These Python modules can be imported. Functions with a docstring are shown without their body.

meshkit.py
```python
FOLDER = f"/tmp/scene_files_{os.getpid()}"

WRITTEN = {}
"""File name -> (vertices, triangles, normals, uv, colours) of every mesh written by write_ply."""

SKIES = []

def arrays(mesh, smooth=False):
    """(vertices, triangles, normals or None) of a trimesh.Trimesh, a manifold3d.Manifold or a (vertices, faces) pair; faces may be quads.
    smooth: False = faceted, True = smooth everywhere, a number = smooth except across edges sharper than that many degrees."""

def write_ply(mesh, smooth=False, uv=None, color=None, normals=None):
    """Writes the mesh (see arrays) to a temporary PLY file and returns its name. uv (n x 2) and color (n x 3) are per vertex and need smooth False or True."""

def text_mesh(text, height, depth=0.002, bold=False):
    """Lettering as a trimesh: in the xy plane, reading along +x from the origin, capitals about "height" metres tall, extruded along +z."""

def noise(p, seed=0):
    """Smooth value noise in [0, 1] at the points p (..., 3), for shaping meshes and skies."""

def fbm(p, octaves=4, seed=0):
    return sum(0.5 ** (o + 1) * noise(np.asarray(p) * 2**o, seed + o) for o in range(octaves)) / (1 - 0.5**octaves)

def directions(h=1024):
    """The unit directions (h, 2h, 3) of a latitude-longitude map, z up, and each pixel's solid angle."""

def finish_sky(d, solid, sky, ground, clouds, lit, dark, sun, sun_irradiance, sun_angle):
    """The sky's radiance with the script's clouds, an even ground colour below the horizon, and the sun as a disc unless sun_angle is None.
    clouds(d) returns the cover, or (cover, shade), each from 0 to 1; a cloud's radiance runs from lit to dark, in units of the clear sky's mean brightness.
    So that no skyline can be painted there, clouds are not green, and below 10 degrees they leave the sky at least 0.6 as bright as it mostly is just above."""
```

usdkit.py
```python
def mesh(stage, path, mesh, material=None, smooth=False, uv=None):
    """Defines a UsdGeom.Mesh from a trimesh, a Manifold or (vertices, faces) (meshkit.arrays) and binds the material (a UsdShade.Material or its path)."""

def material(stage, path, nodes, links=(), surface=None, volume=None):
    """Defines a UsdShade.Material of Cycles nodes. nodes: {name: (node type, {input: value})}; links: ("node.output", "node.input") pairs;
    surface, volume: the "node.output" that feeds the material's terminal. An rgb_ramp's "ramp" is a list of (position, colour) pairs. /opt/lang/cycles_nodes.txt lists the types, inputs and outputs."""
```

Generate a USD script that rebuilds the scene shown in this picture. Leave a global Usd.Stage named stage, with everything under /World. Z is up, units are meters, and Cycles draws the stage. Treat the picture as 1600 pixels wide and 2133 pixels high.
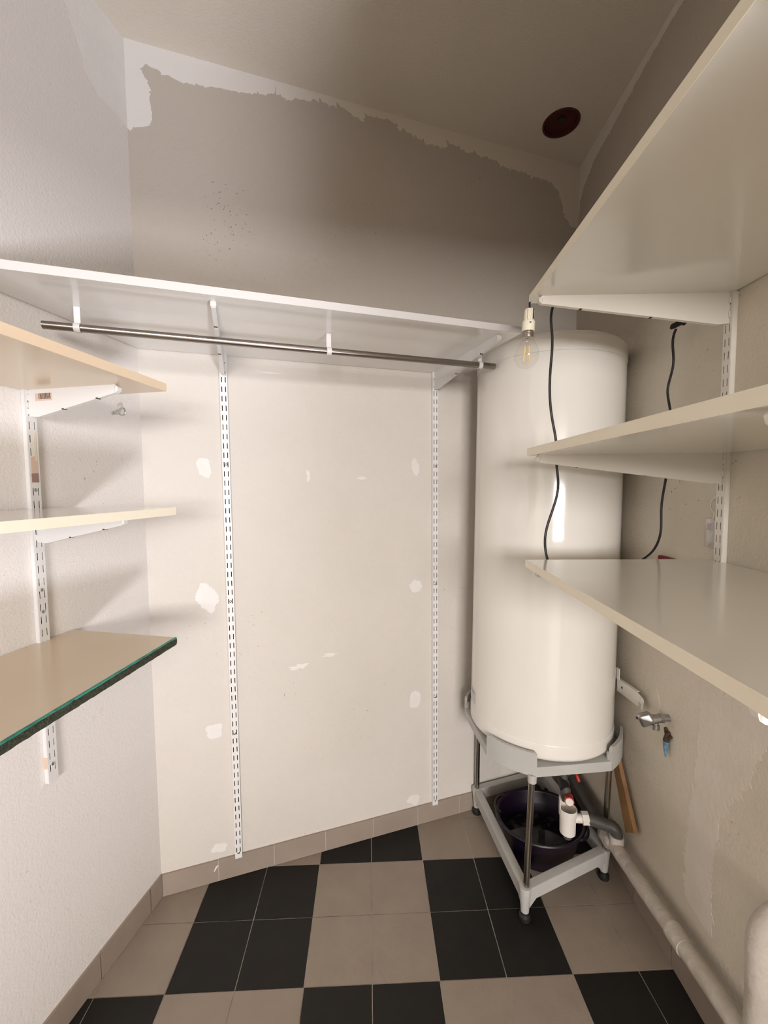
import math, random
import numpy as np, trimesh
import manifold3d as m3
from shapely.geometry import Polygon, LineString, Point, box as sbox
from shapely.ops import unary_union
from shapely import affinity
import usdkit, meshkit
from pxr import Usd, UsdGeom, UsdLux, Sdf, Gf, Vt

stage = Usd.Stage.CreateInMemory()
UsdGeom.SetStageUpAxis(stage, UsdGeom.Tokens.z)
UsdGeom.SetStageMetersPerUnit(stage, 1.0)
UsdGeom.Xform.Define(stage, '/World')
UsdGeom.Scope.Define(stage, '/World/Looks')
R_ = np.random.default_rng(7)

# ------------------------------------------------------------------ camera
F_PX, YAW, PITCH, ROLL, CAM_H = 875.0, 0.0355, 0.0655, 0.008, 1.465
EXPOSURE = 1.07
def cam_axes():
    cy, sy, cp, sp = math.cos(YAW), math.sin(YAW), math.cos(PITCH), math.sin(PITCH)
    f = np.array([sy*cp, cy*cp, -sp]); r = np.array([cy, -sy, 0.0]); d = np.cross(f, r)
    c, s = math.cos(ROLL), math.sin(ROLL)
    return c*r + s*d, -s*r + c*d, f
cr, cd, cf = cam_axes()
cam = UsdGeom.Camera.Define(stage, '/World/camera')
cam.CreateHorizontalApertureAttr(36.0)
cam.CreateVerticalApertureAttr(36.0*2133/1600)
cam.CreateFocalLengthAttr(36.0*F_PX/1600)
cam.CreateClippingRangeAttr(Gf.Vec2f(0.01, 50))
cam.CreateExposureAttr(EXPOSURE)
M = Gf.Matrix4d(*cr, 0, *(-cd), 0, *(-cf), 0, 0, 0, CAM_H, 1)
cam.AddTransformOp().Set(M)

# ------------------------------------------------------------------ lights
# unseen light behind the viewer, standing for sunlit floor, brightens left and upper walls
SUN_X, SUN_Y, SUN_W, SUN_D, SUN_ANG, SUN_I = 1.62, -1.85, .36, 1.5, -30.0, 56.0
SUN_COL = (0.96, 0.96, 1.04)
WIN_COL = (1.0, 0.965, 0.96)
sl = UsdLux.RectLight.Define(stage, '/World/unseen_floor_light')
sl.CreateWidthAttr(SUN_W); sl.CreateHeightAttr(SUN_D); sl.CreateIntensityAttr(SUN_I); sl.CreateColorAttr(Gf.Vec3f(*SUN_COL))
sc_, ss_ = math.cos(math.radians(-SUN_ANG)), math.sin(math.radians(-SUN_ANG))
sl.AddTransformOp().Set(Gf.Matrix4d(sc_, ss_, 0, 0, ss_, -sc_, 0, 0, 0, 0, -1, 0, SUN_X, SUN_Y, .012, 1))

# unseen hall window, placed to light the back wall and water heater
WIN_X, WIN_Z, WIN_W, WIN_H, WIN_I = .42, 1.70, 1.6, 1.0, 24.0
wlt = UsdLux.RectLight.Define(stage, '/World/unseen_window_light')
wlt.CreateWidthAttr(WIN_W); wlt.CreateHeightAttr(WIN_H); wlt.CreateIntensityAttr(WIN_I); wlt.CreateColorAttr(Gf.Vec3f(*WIN_COL))
wlt.AddTransformOp().Set(Gf.Matrix4d(1, 0, 0, 0, 0, 0, 1, 0, 0, -1, 0, 0, WIN_X, -4.78, WIN_Z, 1))

# ------------------------------------------------------------------ helpers
_used = {}
def numbered(path):
    n = _used.get(path, 0); _used[path] = n+1
    return path if n == 0 else f'{path}_{n:03d}'
def thing(name, label, cat, loc=(0, 0, 0), ang=0.0, group=None, kind=None):
    x = UsdGeom.Xform.Define(stage, numbered('/World/'+name))
    x.AddTranslateOp().Set(Gf.Vec3d(*map(float, loc))); x.AddRotateZOp().Set(float(math.degrees(ang)))
    p = x.GetPrim()
    tag(p, label, cat, group, kind)
    return p
def tag(p, label=None, cat=None, group=None, kind=None):
    for k, v in (('label', label), ('category', cat), ('group', group), ('kind', kind)):
        if v: p.SetCustomDataByKey(k, v)
    return p
def obj(name, mesh, mat, parent=None, smooth=30, label=None):
    base = parent.GetPath().pathString if parent else '/World'
    if isinstance(mesh, list): mesh = trimesh.util.concatenate(mesh)
    g = usdkit.mesh(stage, numbered(f'{base}/{name}'), mesh, MAT[mat], smooth=smooth)
    p = g.GetPrim()
    if label: p.SetCustomDataByKey('label', label)
    return p
def struct(name, mesh, mat, smooth=False, label=None, cat=None):
    p = obj(name, mesh, mat, None, smooth); tag(p, label, cat, None, 'structure'); return p
def dup(src, label, loc, ang, group=None):
    was = src.GetCustomData()
    nm = src.GetName().rstrip('0123456789').rstrip('_')
    p = thing(nm, label, was['category'], loc, ang, group or was.get('group'))
    p.GetReferences().AddInternalReference(src.GetPath()); p.SetInstanceable(True)
    return p
def box(x0, x1, y0, y1, z0, z1):
    b = trimesh.creation.box((x1-x0, y1-y0, z1-z0)); b.apply_translation(((x0+x1)/2, (y0+y1)/2, (z0+z1)/2)); return b
def rbox(x0, x1, y0, y1, z0, z1, r=0.002, n=3):
    """box with rounded edges"""
    pts = []
    for a in (x0+r, x1-r):
        for b in (y0+r, y1-r):
            for c in (z0+r, z1-r):
                for i in range(n+1):
                    for j in range(2*(n+1)):
                        th = math.pi*i/n; ph = math.pi*j/(n+1)
                        pts.append((a+r*math.sin(th)*math.cos(ph), b+r*math.sin(th)*math.sin(ph), c+r*math.cos(th)))
    return trimesh.convex.convex_hull(np.array(pts))
def ext(poly, h, z0=0.0):
    gs = getattr(poly, 'geoms', [poly])
    out = [trimesh.creation.extrude_polygon(g, h, engine='earcut') for g in gs if g.area > 1e-9]
    m = trimesh.util.concatenate(out); m.apply_translation((0, 0, z0)); return m
def xform(m, ex, ey, ez, o=(0, 0, 0)):
    T = np.eye(4); T[:3, 0], T[:3, 1], T[:3, 2], T[:3, 3] = ex, ey, ez, o
    m = m.copy(); m.apply_transform(T); return m
def lathe(prof, n=64, close=False):
    """prof: (r, z) going up -> closed surface of revolution about z"""
    prof = np.array(prof, float); k = len(prof)
    a = np.linspace(0, 2*math.pi, n, endpoint=False)
    V = np.stack([np.outer(prof[:, 0], np.cos(a)), np.outer(prof[:, 0], np.sin(a)), np.repeat(prof[:, 1:2], n, 1)], -1).reshape(-1, 3)
    Fc = []
    rng = range(k if close else k-1)
    for i in rng:
        i2 = (i+1) % k
        for j in range(n):
            j2 = (j+1) % n
            Fc += [(i*n+j, i*n+j2, i2*n+j2), (i*n+j, i2*n+j2, i2*n+j)]
    m = trimesh.Trimesh(V, Fc, process=False)
    m.merge_vertices(); m.update_faces(m.nondegenerate_faces()); return m
def tube(path, r, n=14, caps=True):
    P = np.array(path, float); k = len(P)
    rr = np.full(k, r) if np.isscalar(r) else np.array(r)
    T = np.gradient(P, axis=0); T /= np.linalg.norm(T, axis=1, keepdims=True)
    u = np.cross(T[0], (0.13, 0.29, 0.95)); 
    if np.linalg.norm(u) < .1: u = np.cross(T[0], (1, 0, 0))
    u /= np.linalg.norm(u); V = []
    a = np.linspace(0, 2*math.pi, n, endpoint=False)
    for i in range(k):
        u = u - T[i]*(u@T[i]); u /= np.linalg.norm(u); w = np.cross(T[i], u)
        V.append(P[i] + rr[i]*(np.outer(np.cos(a), u) + np.outer(np.sin(a), w)))
    V = np.concatenate(V); Fc = []
    for i in range(k-1):
        for j in range(n):
            j2 = (j+1) % n
            Fc += [(i*n+j, i*n+j2, (i+1)*n+j2), (i*n+j, (i+1)*n+j2, (i+1)*n+j)]
    if caps:
        V = np.vstack([V, P[:1], P[-1:]]); a0, a1 = k*n, k*n+1
        for j in range(n):
            j2 = (j+1) % n
            Fc += [(a0, j2, j), (a1, (k-1)*n+j, (k-1)*n+j2)]
    return trimesh.Trimesh(V, Fc, process=False)
def spline(pts, n=40):
    from scipy.interpolate import CubicSpline
    P = np.array(pts, float); d = np.r_[0, np.cumsum(np.linalg.norm(np.diff(P, axis=0), axis=1))]
    return CubicSpline(d, P)(np.linspace(0, d[-1], n))
def cyl(p0, p1, r, n=24, r1=None):
    p0, p1 = np.array(p0, float), np.array(p1, float)
    return tube([p0, p1], [r, r if r1 is None else r1], n)
def hull_spheres(items, n=1):
    ms = []
    for (c, r) in items:
        s = trimesh.creation.icosphere(subdivisions=2, radius=r); s.apply_translation(c); ms.append(s.vertices)
    return trimesh.convex.convex_hull(np.vstack(ms))
def ragged(cx, cy, rx, ry, seed, amp=.22, n=72, fine=.08):
    g = np.random.default_rng(seed); a = np.linspace(0, 2*math.pi, n, endpoint=False); r = np.ones(n)
    for k in range(2, 9): r += amp/k*g.normal()*np.cos(k*a+g.uniform(0, 6.28))
    r += fine*g.uniform(-1, 1, n)
    return Polygon(np.stack([cx+rx*r*np.cos(a), cy+ry*r*np.sin(a)], 1)).buffer(0)
def ragged_line(pts, seed, amp=.006, step=.006):
    g = np.random.default_rng(seed); L = LineString(pts); n = max(2, int(L.length/step))
    out = [np.array(L.interpolate(i/n, normalized=True).coords[0]) for i in range(n+1)]
    out = np.array(out); out += g.normal(0, amp, out.shape)*np.clip(g.uniform(0, 1.6, (n+1, 1)), 0, 1.4); return out

# ------------------------------------------------------------------ materials
MAT = {}
def mat(name, col, rough=.5, metal=0.0, var=None, vscale=6.0, bump=0.0, bscale=200.0, bdetail=3.0, spec=.5, specks=0.0, coat=0.0, upper=None, **extra):
    """procedural principled material: var = second colour mixed in by a soft noise; bump = fine relief"""
    N = {'geo': ('geometry', {}), 'p': ('principled_bsdf', {'base_color': col, 'roughness': rough, 'metallic': metal, 'specular_ior_level': spec, 'coat_weight': coat, **extra})}
    Lk = []
    src = None
    if var is not None:
        N['n'] = ('noise_texture', {'scale': vscale, 'detail': 5.0, 'roughness': .6})
        N['r'] = ('rgb_ramp', {'ramp': [(0.35, col), (0.68, var)]})
        Lk += [('geo.position', 'n.vector'), ('n.fac', 'r.fac')]; src = 'r.color'
    if upper is not None:      # darker tone above the shelf line (z > 1.95)
        N['ux'] = ('separate_xyz', {}); N['un'] = ('noise_texture', {'scale': 7.0, 'detail': 4.0})
        N['ua'] = ('math', {'math_type': 'multiply_add', 'value2': .10})
        N['ur'] = ('map_range', {'from_min': 1.96, 'from_max': 2.08, 'clamp': True})
        N['um'] = ('mix', {'mix_type': 'mix', 'color1': col, 'color2': upper})
        Lk += [('geo.position', 'ux.vector'), ('geo.position', 'un.vector'), ('un.fac', 'ua.value1'), ('ux.z', 'ua.value3'), ('ua.value', 'ur.value'), ('ur.result', 'um.fac')]
        if src: Lk.append((src, 'um.color1'))
        src = 'um.color'
    if specks > 0:
        N['s1'] = ('noise_texture', {'scale': 95.0, 'detail': 2.0, 'roughness': .5})
        N['s2'] = ('noise_texture', {'scale': 2.3, 'detail': 2.0, 'roughness': .5})
        N['sm'] = ('math', {'math_type': 'multiply'})
        N['sr'] = ('map_range', {'from_min': .70, 'from_max': .78, 'to_min': 0.0, 'to_max': specks, 'clamp': True})
        N['sx'] = ('mix', {'mix_type': 'mix', 'color1': col, 'color2': (.16, .13, .10)})
        N['sa'] = ('math', {'math_type': 'multiply_add', 'value2': .45, 'value3': .30})
        Lk += [('geo.position', 's1.vector'), ('geo.position', 's2.vector'), ('s1.fac', 'sm.value1'), ('s2.fac', 'sa.value1'), ('sa.value', 'sm.value2')]
        N['sd'] = ('math', {'math_type': 'multiply', 'value2': 1.72})
        Lk += [('sm.value', 'sd.value1'), ('sd.value', 'sr.value'), ('sr.result', 'sx.fac')]
        if src: Lk.append((src, 'sx.color1'))
        src = 'sx.color'
    if src: Lk.append((src, 'p.base_color'))
    if bump > 0:
        N['bn'] = ('noise_texture', {'scale': bscale, 'detail': bdetail, 'roughness': .55})
        N['b'] = ('bump', {'strength': 1.0, 'distance': bump})
        Lk += [('geo.position', 'bn.vector'), ('bn.fac', 'b.height'), ('b.normal', 'p.normal')]
    MAT[name] = usdkit.material(stage, '/World/Looks/'+name, N, Lk, surface='p.BSDF')
WALL = (.655, .615, .565)
mat('wall_paint', WALL, .85, var=(.625, .585, .53), vscale=2.2, bump=.0012, bscale=150, specks=.5, upper=(.53, .48, .42))
mat('wall_left_paint', (.80, .765, .735), .85, var=(.775, .74, .705), vscale=2.2, bump=.0012, bscale=150, specks=.5, upper=(.72, .68, .645))
mat('wall_right_paint', (.74, .675, .575), .85, var=(.66, .60, .49), vscale=2.6, bump=.0015, bscale=120, specks=.6, upper=(.52, .46, .38))
mat('ceiling_paint', (.72, .665, .575), .9, var=(.68, .625, .54), vscale=2.0, bump=.0015, bscale=160)
mat('hall_paint', (.42, .37, .31), .85, var=(.40, .35, .29), vscale=2)
mat('plaster', (.77, .745, .72), .9, var=(.74, .71, .68), vscale=14, bump=.0008, bscale=90)
mat('plaster_dull', (.78, .72, .635), .9, var=(.73, .665, .575), vscale=9, bump=.0015, bscale=70)
mat('tile_beige', (.30, .245, .195), .5, var=(.27, .22, .175), vscale=9, bump=.0003, bscale=300)
mat('tile_black', (.0095, .0082, .007), .55, var=(.013, .0115, .0095), vscale=9, bump=.0003, bscale=300, spec=.3)
mat('tile_skirting', (.33, .27, .22), .45, var=(.30, .245, .20), vscale=8)
mat('grout', (.42, .375, .325), .9, var=(.19, .16, .13), vscale=9)
mat('grout_light', (.55, .50, .44), .9)
mat('melamine_white', (.80, .785, .76), .16, var=(.775, .76, .73), vscale=3, coat=.5, coat_roughness=.12)
mat('melamine_tan', (.70, .57, .41), .2, var=(.67, .545, .39), vscale=3)
mat('melamine_cream', (.81, .775, .685), .16, var=(.785, .75, .66), vscale=3, coat=.5, coat_roughness=.12)
mat('edge_cream', (.95, .885, .72), .35, var=(.93, .86, .69), vscale=5)
mat('edge_white', (.64, .62, .60), .45)
mat('edge_beech', (.90, .73, .53), .45, var=(.87, .69, .49), vscale=5)
mat('chipboard', (.020, .025, .013), .9, var=(.060, .062, .038), vscale=170, bump=.003, bscale=260)
mat('teal_edge', (.012, .17, .125), .5, var=(.06, .36, .27), vscale=40)
mat('white_steel', (.74, .73, .715), .38)
mat('cream_steel', (.80, .76, .68), .35)
mat('screw', (.55, .53, .50), .28, 1.0)
mat('hole_dark', (.02, .017, .015), .8)
mat('sticker', (.66, .50, .40), .6)
mat('sticker_dark', (.30, .20, .16), .6)
mat('sticker_torn', (.74, .64, .46), .7)
mat('ink', (.10, .06, .05), .6)
mat('brushed_steel', (.30, .27, .24), .30, 1.0)
mat('enamel', (.80, .775, .72), .14, var=(.785, .76, .70), vscale=3, coat=.3)
mat('stand_grey', (.50, .495, .47), .45, var=(.46, .455, .43), vscale=12)
mat('stand_tube', (.42, .39, .34), .25, 1.0)
mat('rubber', (.012, .012, .012), .5)
mat('purple', (.007, .002, .010), .35)
MAT['plaster_band'] = usdkit.material(stage, '/World/Looks/plaster_band', {
    'geo': ('geometry', {}), 'n': ('noise_texture', {'scale': 5.0, 'detail': 4.0}), 'x': ('separate_xyz', {}), 'a': ('math', {'math_type': 'multiply_add', 'value2': .5}),
    'r': ('map_range', {'from_min': -.25, 'from_max': .35, 'clamp': True}), 'm': ('mix', {'mix_type': 'mix', 'color1': (.80, .775, .745), 'color2': (.76, .70, .61)}),
    'p': ('principled_bsdf', {'roughness': .9})}, [('geo.position', 'n.vector'), ('geo.position', 'x.vector'), ('n.fac', 'a.value1'), ('x.x', 'a.value3'), ('a.value', 'r.value'), ('r.result', 'm.fac'), ('m.color', 'p.base_color')], surface='p.BSDF')
mat('pvc_grey', (.065, .063, .056), .5, var=(.085, .082, .072), vscale=15)
mat('mould', (.27, .235, .20), .9)
mat('pvc_white', (.80, .76, .70), .45)
mat('pipe_painted', (.60, .55, .49), .7, var=(.46, .41, .35), vscale=10, bump=.004, bscale=40)
mat('cement', (.50, .46, .41), .95, var=(.30, .27, .23), vscale=40, bump=.006, bscale=60)
mat('wood', (.36, .20, .085), .6, var=(.26, .135, .05), vscale=14)
mat('chrome', (.42, .42, .41), .34, 1.0)
mat('zinc', (.62, .63, .63), .3, 1.0)
mat('rust', (.075, .04, .022), .8, var=(.03, .018, .01), vscale=120)
mat('blue_tape', (.04, .17, .36), .5, var=(.22, .33, .38), vscale=90)
mat('red_plastic', (.48, .035, .025), .4)
mat('dark_red', (.075, .007, .008), .7, var=(.055, .006, .006), vscale=30)
mat('red_brown', (.19, .02, .02), .6)
mat('brass', (.50, .37, .20), .35, 1.0)
mat('black_rubber', (.010, .009, .009), .45)
mat('socket_cream', (.82, .77, .62), .4)
mat('nickel', (.40, .36, .31), .3, 1.0)
mat('filament', (.88, .60, .26), .5)
mat('clear_strip', (.83, .82, .80), .4)
mat('bag_card', (.30, .28, .25), .4, var=(.62, .60, .56), vscale=60)
mat('bag_pink', (.40, .10, .20), .5)
mat('lamp_black', (.03, .03, .03), .5)
# clear glass of the bulb and of the little bag; water
MAT['bulb_glass'] = usdkit.material(stage, '/World/Looks/bulb_glass', {
    'f': ('layer_weight', {'blend': .5}), 'q': ('math', {'math_type': 'power', 'value2': 5.0}), 'k': ('math', {'math_type': 'multiply_add', 'value2': .42, 'value3': .025}),
    't': ('transparent_bsdf', {'color': (.975, .97, .955)}), 'g': ('glossy_bsdf', {'color': (1, 1, 1), 'roughness': .02}), 'm': ('mix_closure', {})},
    [('f.facing', 'q.value1'), ('q.value', 'k.value1'), ('k.value', 'm.fac'), ('t.BSDF', 'm.closure1'), ('g.BSDF', 'm.closure2')], surface='m.closure')
MAT['bag_plastic'] = usdkit.material(stage, '/World/Looks/bag_plastic', {
    't': ('transparent_bsdf', {'color': (.86, .84, .82)}), 'g': ('glossy_bsdf', {'color': (1, 1, 1), 'roughness': .15}), 'm': ('mix_closure', {'fac': .14})},
    [('t.BSDF', 'm.closure1'), ('g.BSDF', 'm.closure2')], surface='m.closure')
MAT['water'] = usdkit.material(stage, '/World/Looks/water', {
    'geo': ('geometry', {}), 'n': ('noise_texture', {'scale': 26.0, 'detail': 3.0}), 'r': ('rgb_ramp', {'ramp': [(.46, (.006, .004, .007)), (.66, (.060, .055, .053))]}),
    'p': ('principled_bsdf', {'roughness': .06, 'specular_ior_level': .6})}, [('geo.position', 'n.vector'), ('n.fac', 'r.fac'), ('r.color', 'p.base_color')], surface='p.BSDF')

# ------------------------------------------------------------------ room frame
A = np.array([-.7553, 1.4406])                       # foot of the left/back wall corner
aL, aB = math.radians(76.48), math.radians(16.21)
tL, tB = np.array([math.cos(aL), math.sin(aL)]), np.array([math.cos(aB), math.sin(aB)])
nL, nB = np.array([tL[1], -tL[0]]), np.array([tB[1], -tB[0]])
RA, aR = np.array([.905, 1.1]), math.atan2(1, .06)
tR = np.array([math.cos(aR), math.sin(aR)]); nR = np.array([-tR[1], tR[0]])
CEIL, YREAR = 2.87, -.42
YR2 = YREAR
DOOR_X, DOOR_Z = -.75, 2.05          # unseen doorway cutting the light: from DOOR_X to the right wall, DOOR_Z high
RC0 = RC1 = np.array([.9552, 1.9378])          # right/back corner
LREAR = A + tL*((YREAR-A[1])/tL[1])
RR0 = np.array([.905-.06*(1.1+.42), YR2]); RR1 = RR0
ALc = A
def L3(t, n, z): q = A + tL*t + nL*n; return np.array([q[0], q[1], z])
def B3(s, n, z): q = A + tB*s + nB*n; return np.array([q[0], q[1], z])
def R3(t, n, z): q = RA + tR*t + nR*n; return np.array([q[0], q[1], z])
def wall_slab(b0, b1, t0, t1, out, th=.12, nx=1):
    """wall between floor points b0,b1 and ceiling points t0,t1, thick towards 'out'"""
    o = np.array([*out, 0.])*th
    P = [np.array([*b0, -.06]), np.array([*b1, -.06]), np.array([*t1, CEIL+.02]), np.array([*t0, CEIL+.02])]
    V = np.array(P + [q+o for q in P])
    Fc = [(0, 1, 2), (0, 2, 3), (5, 4, 7), (5, 7, 6), (4, 0, 3), (4, 3, 7), (1, 5, 6), (1, 6, 2), (3, 2, 6), (3, 6, 7), (4, 5, 1), (4, 1, 0)]
    m = trimesh.Trimesh(V, Fc, process=False); m.fix_normals(); return m

room = Polygon([A, RC0, RR0, (RR0[0]+.3, YREAR), LREAR])
floor = struct('floor', ext(room.buffer(.10, join_style=2), .0512, -.0525), 'grout', label='chequered tile floor of beige and black squares', cat='floor')
wall_back = struct('wall_back', wall_slab(A-tB*.15, RC0+tB*.15, ALc-tB*.15, RC1+tB*.15, -nB), 'wall_paint', label='off-white rough wall with double-slot rails and filler patches', cat='wall')
wall_left = struct('wall_left', wall_slab(LREAR-tL*.1, A+tL*.0, LREAR-tL*.1, ALc, -nL), 'wall_left_paint', label='off-white rough wall behind the three short shelves', cat='wall')
tRf = (RC0-RR0)/np.linalg.norm(RC0-RR0)
wall_right = struct('wall_right', wall_slab(RR0, RC0, RR1, RC1, (1, -.05)), 'wall_right_paint', label='dingy beige wall with tap and drain pipe', cat='wall')
# unseen hall behind the viewer, sized and toned for the light it sends in
HX0, HX1, HY0 = -2.0, 3.2, -4.8
hall = [((HX0, YREAR), tuple(LREAR), (0, 1)), ((HX0, HY0), (HX0, YREAR), (-1, 0)), ((HX1, HY0), (HX0, HY0), (0, -1)), ((HX1, YR2), (HX1, HY0), (1, 0)), (tuple(RR0), (HX1, YR2), (0, 1))]
for nm, (p, q, o) in zip(['unseen_wall_front']*5, hall):
    p, q = np.array(p), np.array(q); struct('unseen_wall_front', wall_slab(p, q, p, q, o), 'hall_paint', label='unseen hall wall behind the viewer, toned to limit bounced light', cat='wall')
struct('unseen_wall_front', [box(LREAR[0]-.15, DOOR_X, YREAR-.12, YREAR, -.02, CEIL+.01), box(DOOR_X-.001, RR0[0]+.2, YREAR-.12, YREAR, DOOR_Z, CEIL+.01)], 'wall_paint', label='unseen closet wall behind the viewer, its lintel placed to shade the upper walls', cat='wall')  # unseen lintel and door side block light to the upper walls
struct('floor', box(HX0-.1, HX1+.1, HY0-.1, YREAR-.001, -.06, 0), 'tile_beige', label='unseen beige hall floor behind the viewer', cat='floor')
HOLE = (.766, 1.712, .068)
ceil_poly = Polygon([ALc-tB*.1, RC1+tB*.1+np.array([0, .05]), np.array([HX1+.1, YR2+.1]), np.array([HX1+.1, HY0-.1]), np.array([HX0-.1, HY0-.1]), np.array([HX0-.1, YREAR]), LREAR]).difference(Point(HOLE[0], HOLE[1]).buffer(HOLE[2], 24))
ceiling = struct('ceiling', ext(ceil_poly, .12, CEIL), 'ceiling_paint', label='dull off-white ceiling with a round duct opening', cat='ceiling')

# floor tiles: 20 cm squares, two-by-two chequer blocks
GX, GY, S = -.005, 1.542, .2
for j in range(-11, 3):
    for i in range(-8, 6):
        g = .0014
        sq = sbox(GX+i*S+g, GY+j*S+g, GX+(i+1)*S-g, GY+(j+1)*S-g).intersection(room)
        if sq.is_empty or sq.area < 1e-4 or sq.geom_type != 'Polygon': continue
        blk = ((i+1)//2 + (j+2)//2) % 2          # 0: beige block around i -1..0, j -2..-1
        top = ext(sq, .012, -.012); ins = sq.buffer(-.0012)
        h = .0004*R_.uniform(-1, 1)
        top.apply_translation((0, 0, h))
        obj('tile', top, 'tile_black' if blk else 'tile_beige', floor, smooth=False)

# skirting tiles along three walls
def skirting(name, p0, d, n, joints, hgt, label):
    px = thing(name, label, 'baseboard', (0, 0, 0), 0, kind='structure')
    gr = Polygon([p0+d*joints[0]-n*.01, p0+d*joints[-1]-n*.01, p0+d*joints[-1]+n*.0045, p0+d*joints[0]+n*.0045])
    obj('grout_bed', ext(gr, hgt-.001, -.004), 'grout_light', px, smooth=False)
    for a, b in zip(joints[:-1], joints[1:]):
        q = Polygon([p0+d*(a+.0012)-n*.008, p0+d*(b-.0012)-n*.008, p0+d*(b-.0012)+n*.0065, p0+d*(a+.0012)+n*.0065])
        obj('tile', ext(q, hgt-.002+R_.uniform(-.0006, .0006), .0015), 'tile_skirting', px, smooth=False)
    return px
sb = skirting('baseboard_back', A, tB, nB, [0.004]+[.19+.2*k for k in range(8)]+[1.77], .084, 'beige tile skirting along the back wall')
skirting('baseboard_left', A, tL, nL, [-.006, -.06]+[-.06-.2*k for k in range(1, 10)], .086, 'beige tile skirting along the left wall')
skirting('baseboard_right', RC0, -tRf, np.array([-tRf[1], tRf[0]]), [.01]+[.19+.2*k for k in range(0, 11)], .088, 'beige tile skirting below the painted drain pipe')
# drip of white paint on the skirting
obj('paint_drip', hull_spheres([(B3(.182, .0072, .060), .0016), (B3(.176, .0072, .046), .0022), (B3(.190, .0072, .064), .0012)]), 'plaster', sb)

# plaster: filler patches and the white band along the ceiling joint
def on_back(poly, th=.0005): return xform(ext(poly, th+.004, -.004), [*tB, 0], [0, 0, 1], [*nB, 0], [A[0], A[1], 0])
def on_left(poly, th=.0005): return xform(ext(poly, th+.004, -.004), [*tL, 0], [0, 0, 1], [*nL, 0], [A[0], A[1], 0])
for k, (s, z, rx, rz) in enumerate([(.189, 1.530, .022, .036), (.184, 1.068, .036, .048), (.192, .574, .029, .028), (.195, .125, .027, .018),
                                    (.985, 1.534, .016, .034), (.985, 1.042, .025, .028), (.980, .557, .027, .036), (.972, .115, .028, .022)]):
    obj('plaster_patch', on_back(ragged(s, z, rx, rz, 40+k)), 'plaster', wall_back, smooth=False)
for k, (s, z, rx, rz) in enumerate([(.55, 1.50, .006, .022), (.76, 1.49, .018, .006), (.62, .80, .03, .006), (.50, .77, .03, .010), (.42, 1.87, .05, .002)]):
    obj('plaster_smear', on_back(ragged(s, z, rx, rz, 70+k, amp=.5), .0003), 'plaster', wall_back, smooth=False)
for k, (t, z, rx, rz) in enumerate([(-.21, .80, .008, .008), (-.235, .79, .006, .010)]):
    obj('plaster_patch', on_left(ragged(t, z, rx, rz, 90+k)), 'plaster', wall_left, smooth=False)
band1 = [(.0, 2.60), (.034, 2.613), (.064, 2.625), (.074, 2.659), (.064, 2.714), (.072, 2.733), (.045, 2.790), (.058, 2.81), (.116, 2.794), (.165, 2.783), (.268, 2.796), (.344, 2.801), (.415, 2.814), (.464, 2.829)]
band2 = [(.464, 2.829), (.505, 2.82), (.539, 2.832), (.58, 2.832), (.607, 2.848), (.659, 2.842), (.704, 2.846), (.74, 2.83), (.763, 2.816), (.795, 2.838), (.861, 2.844), (.9, 2.841), (.958, 2.821), (.999, 2.808), (1.07, 2.794), (1.144, 2.82), (1.23, 2.813), (1.343, 2.8), (1.413, 2.787), (1.509, 2.784), (1.633, 2.775), (1.672, 2.743), (1.70, 2.667), (1.735, 2.613), (1.79, 2.60)]
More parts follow.
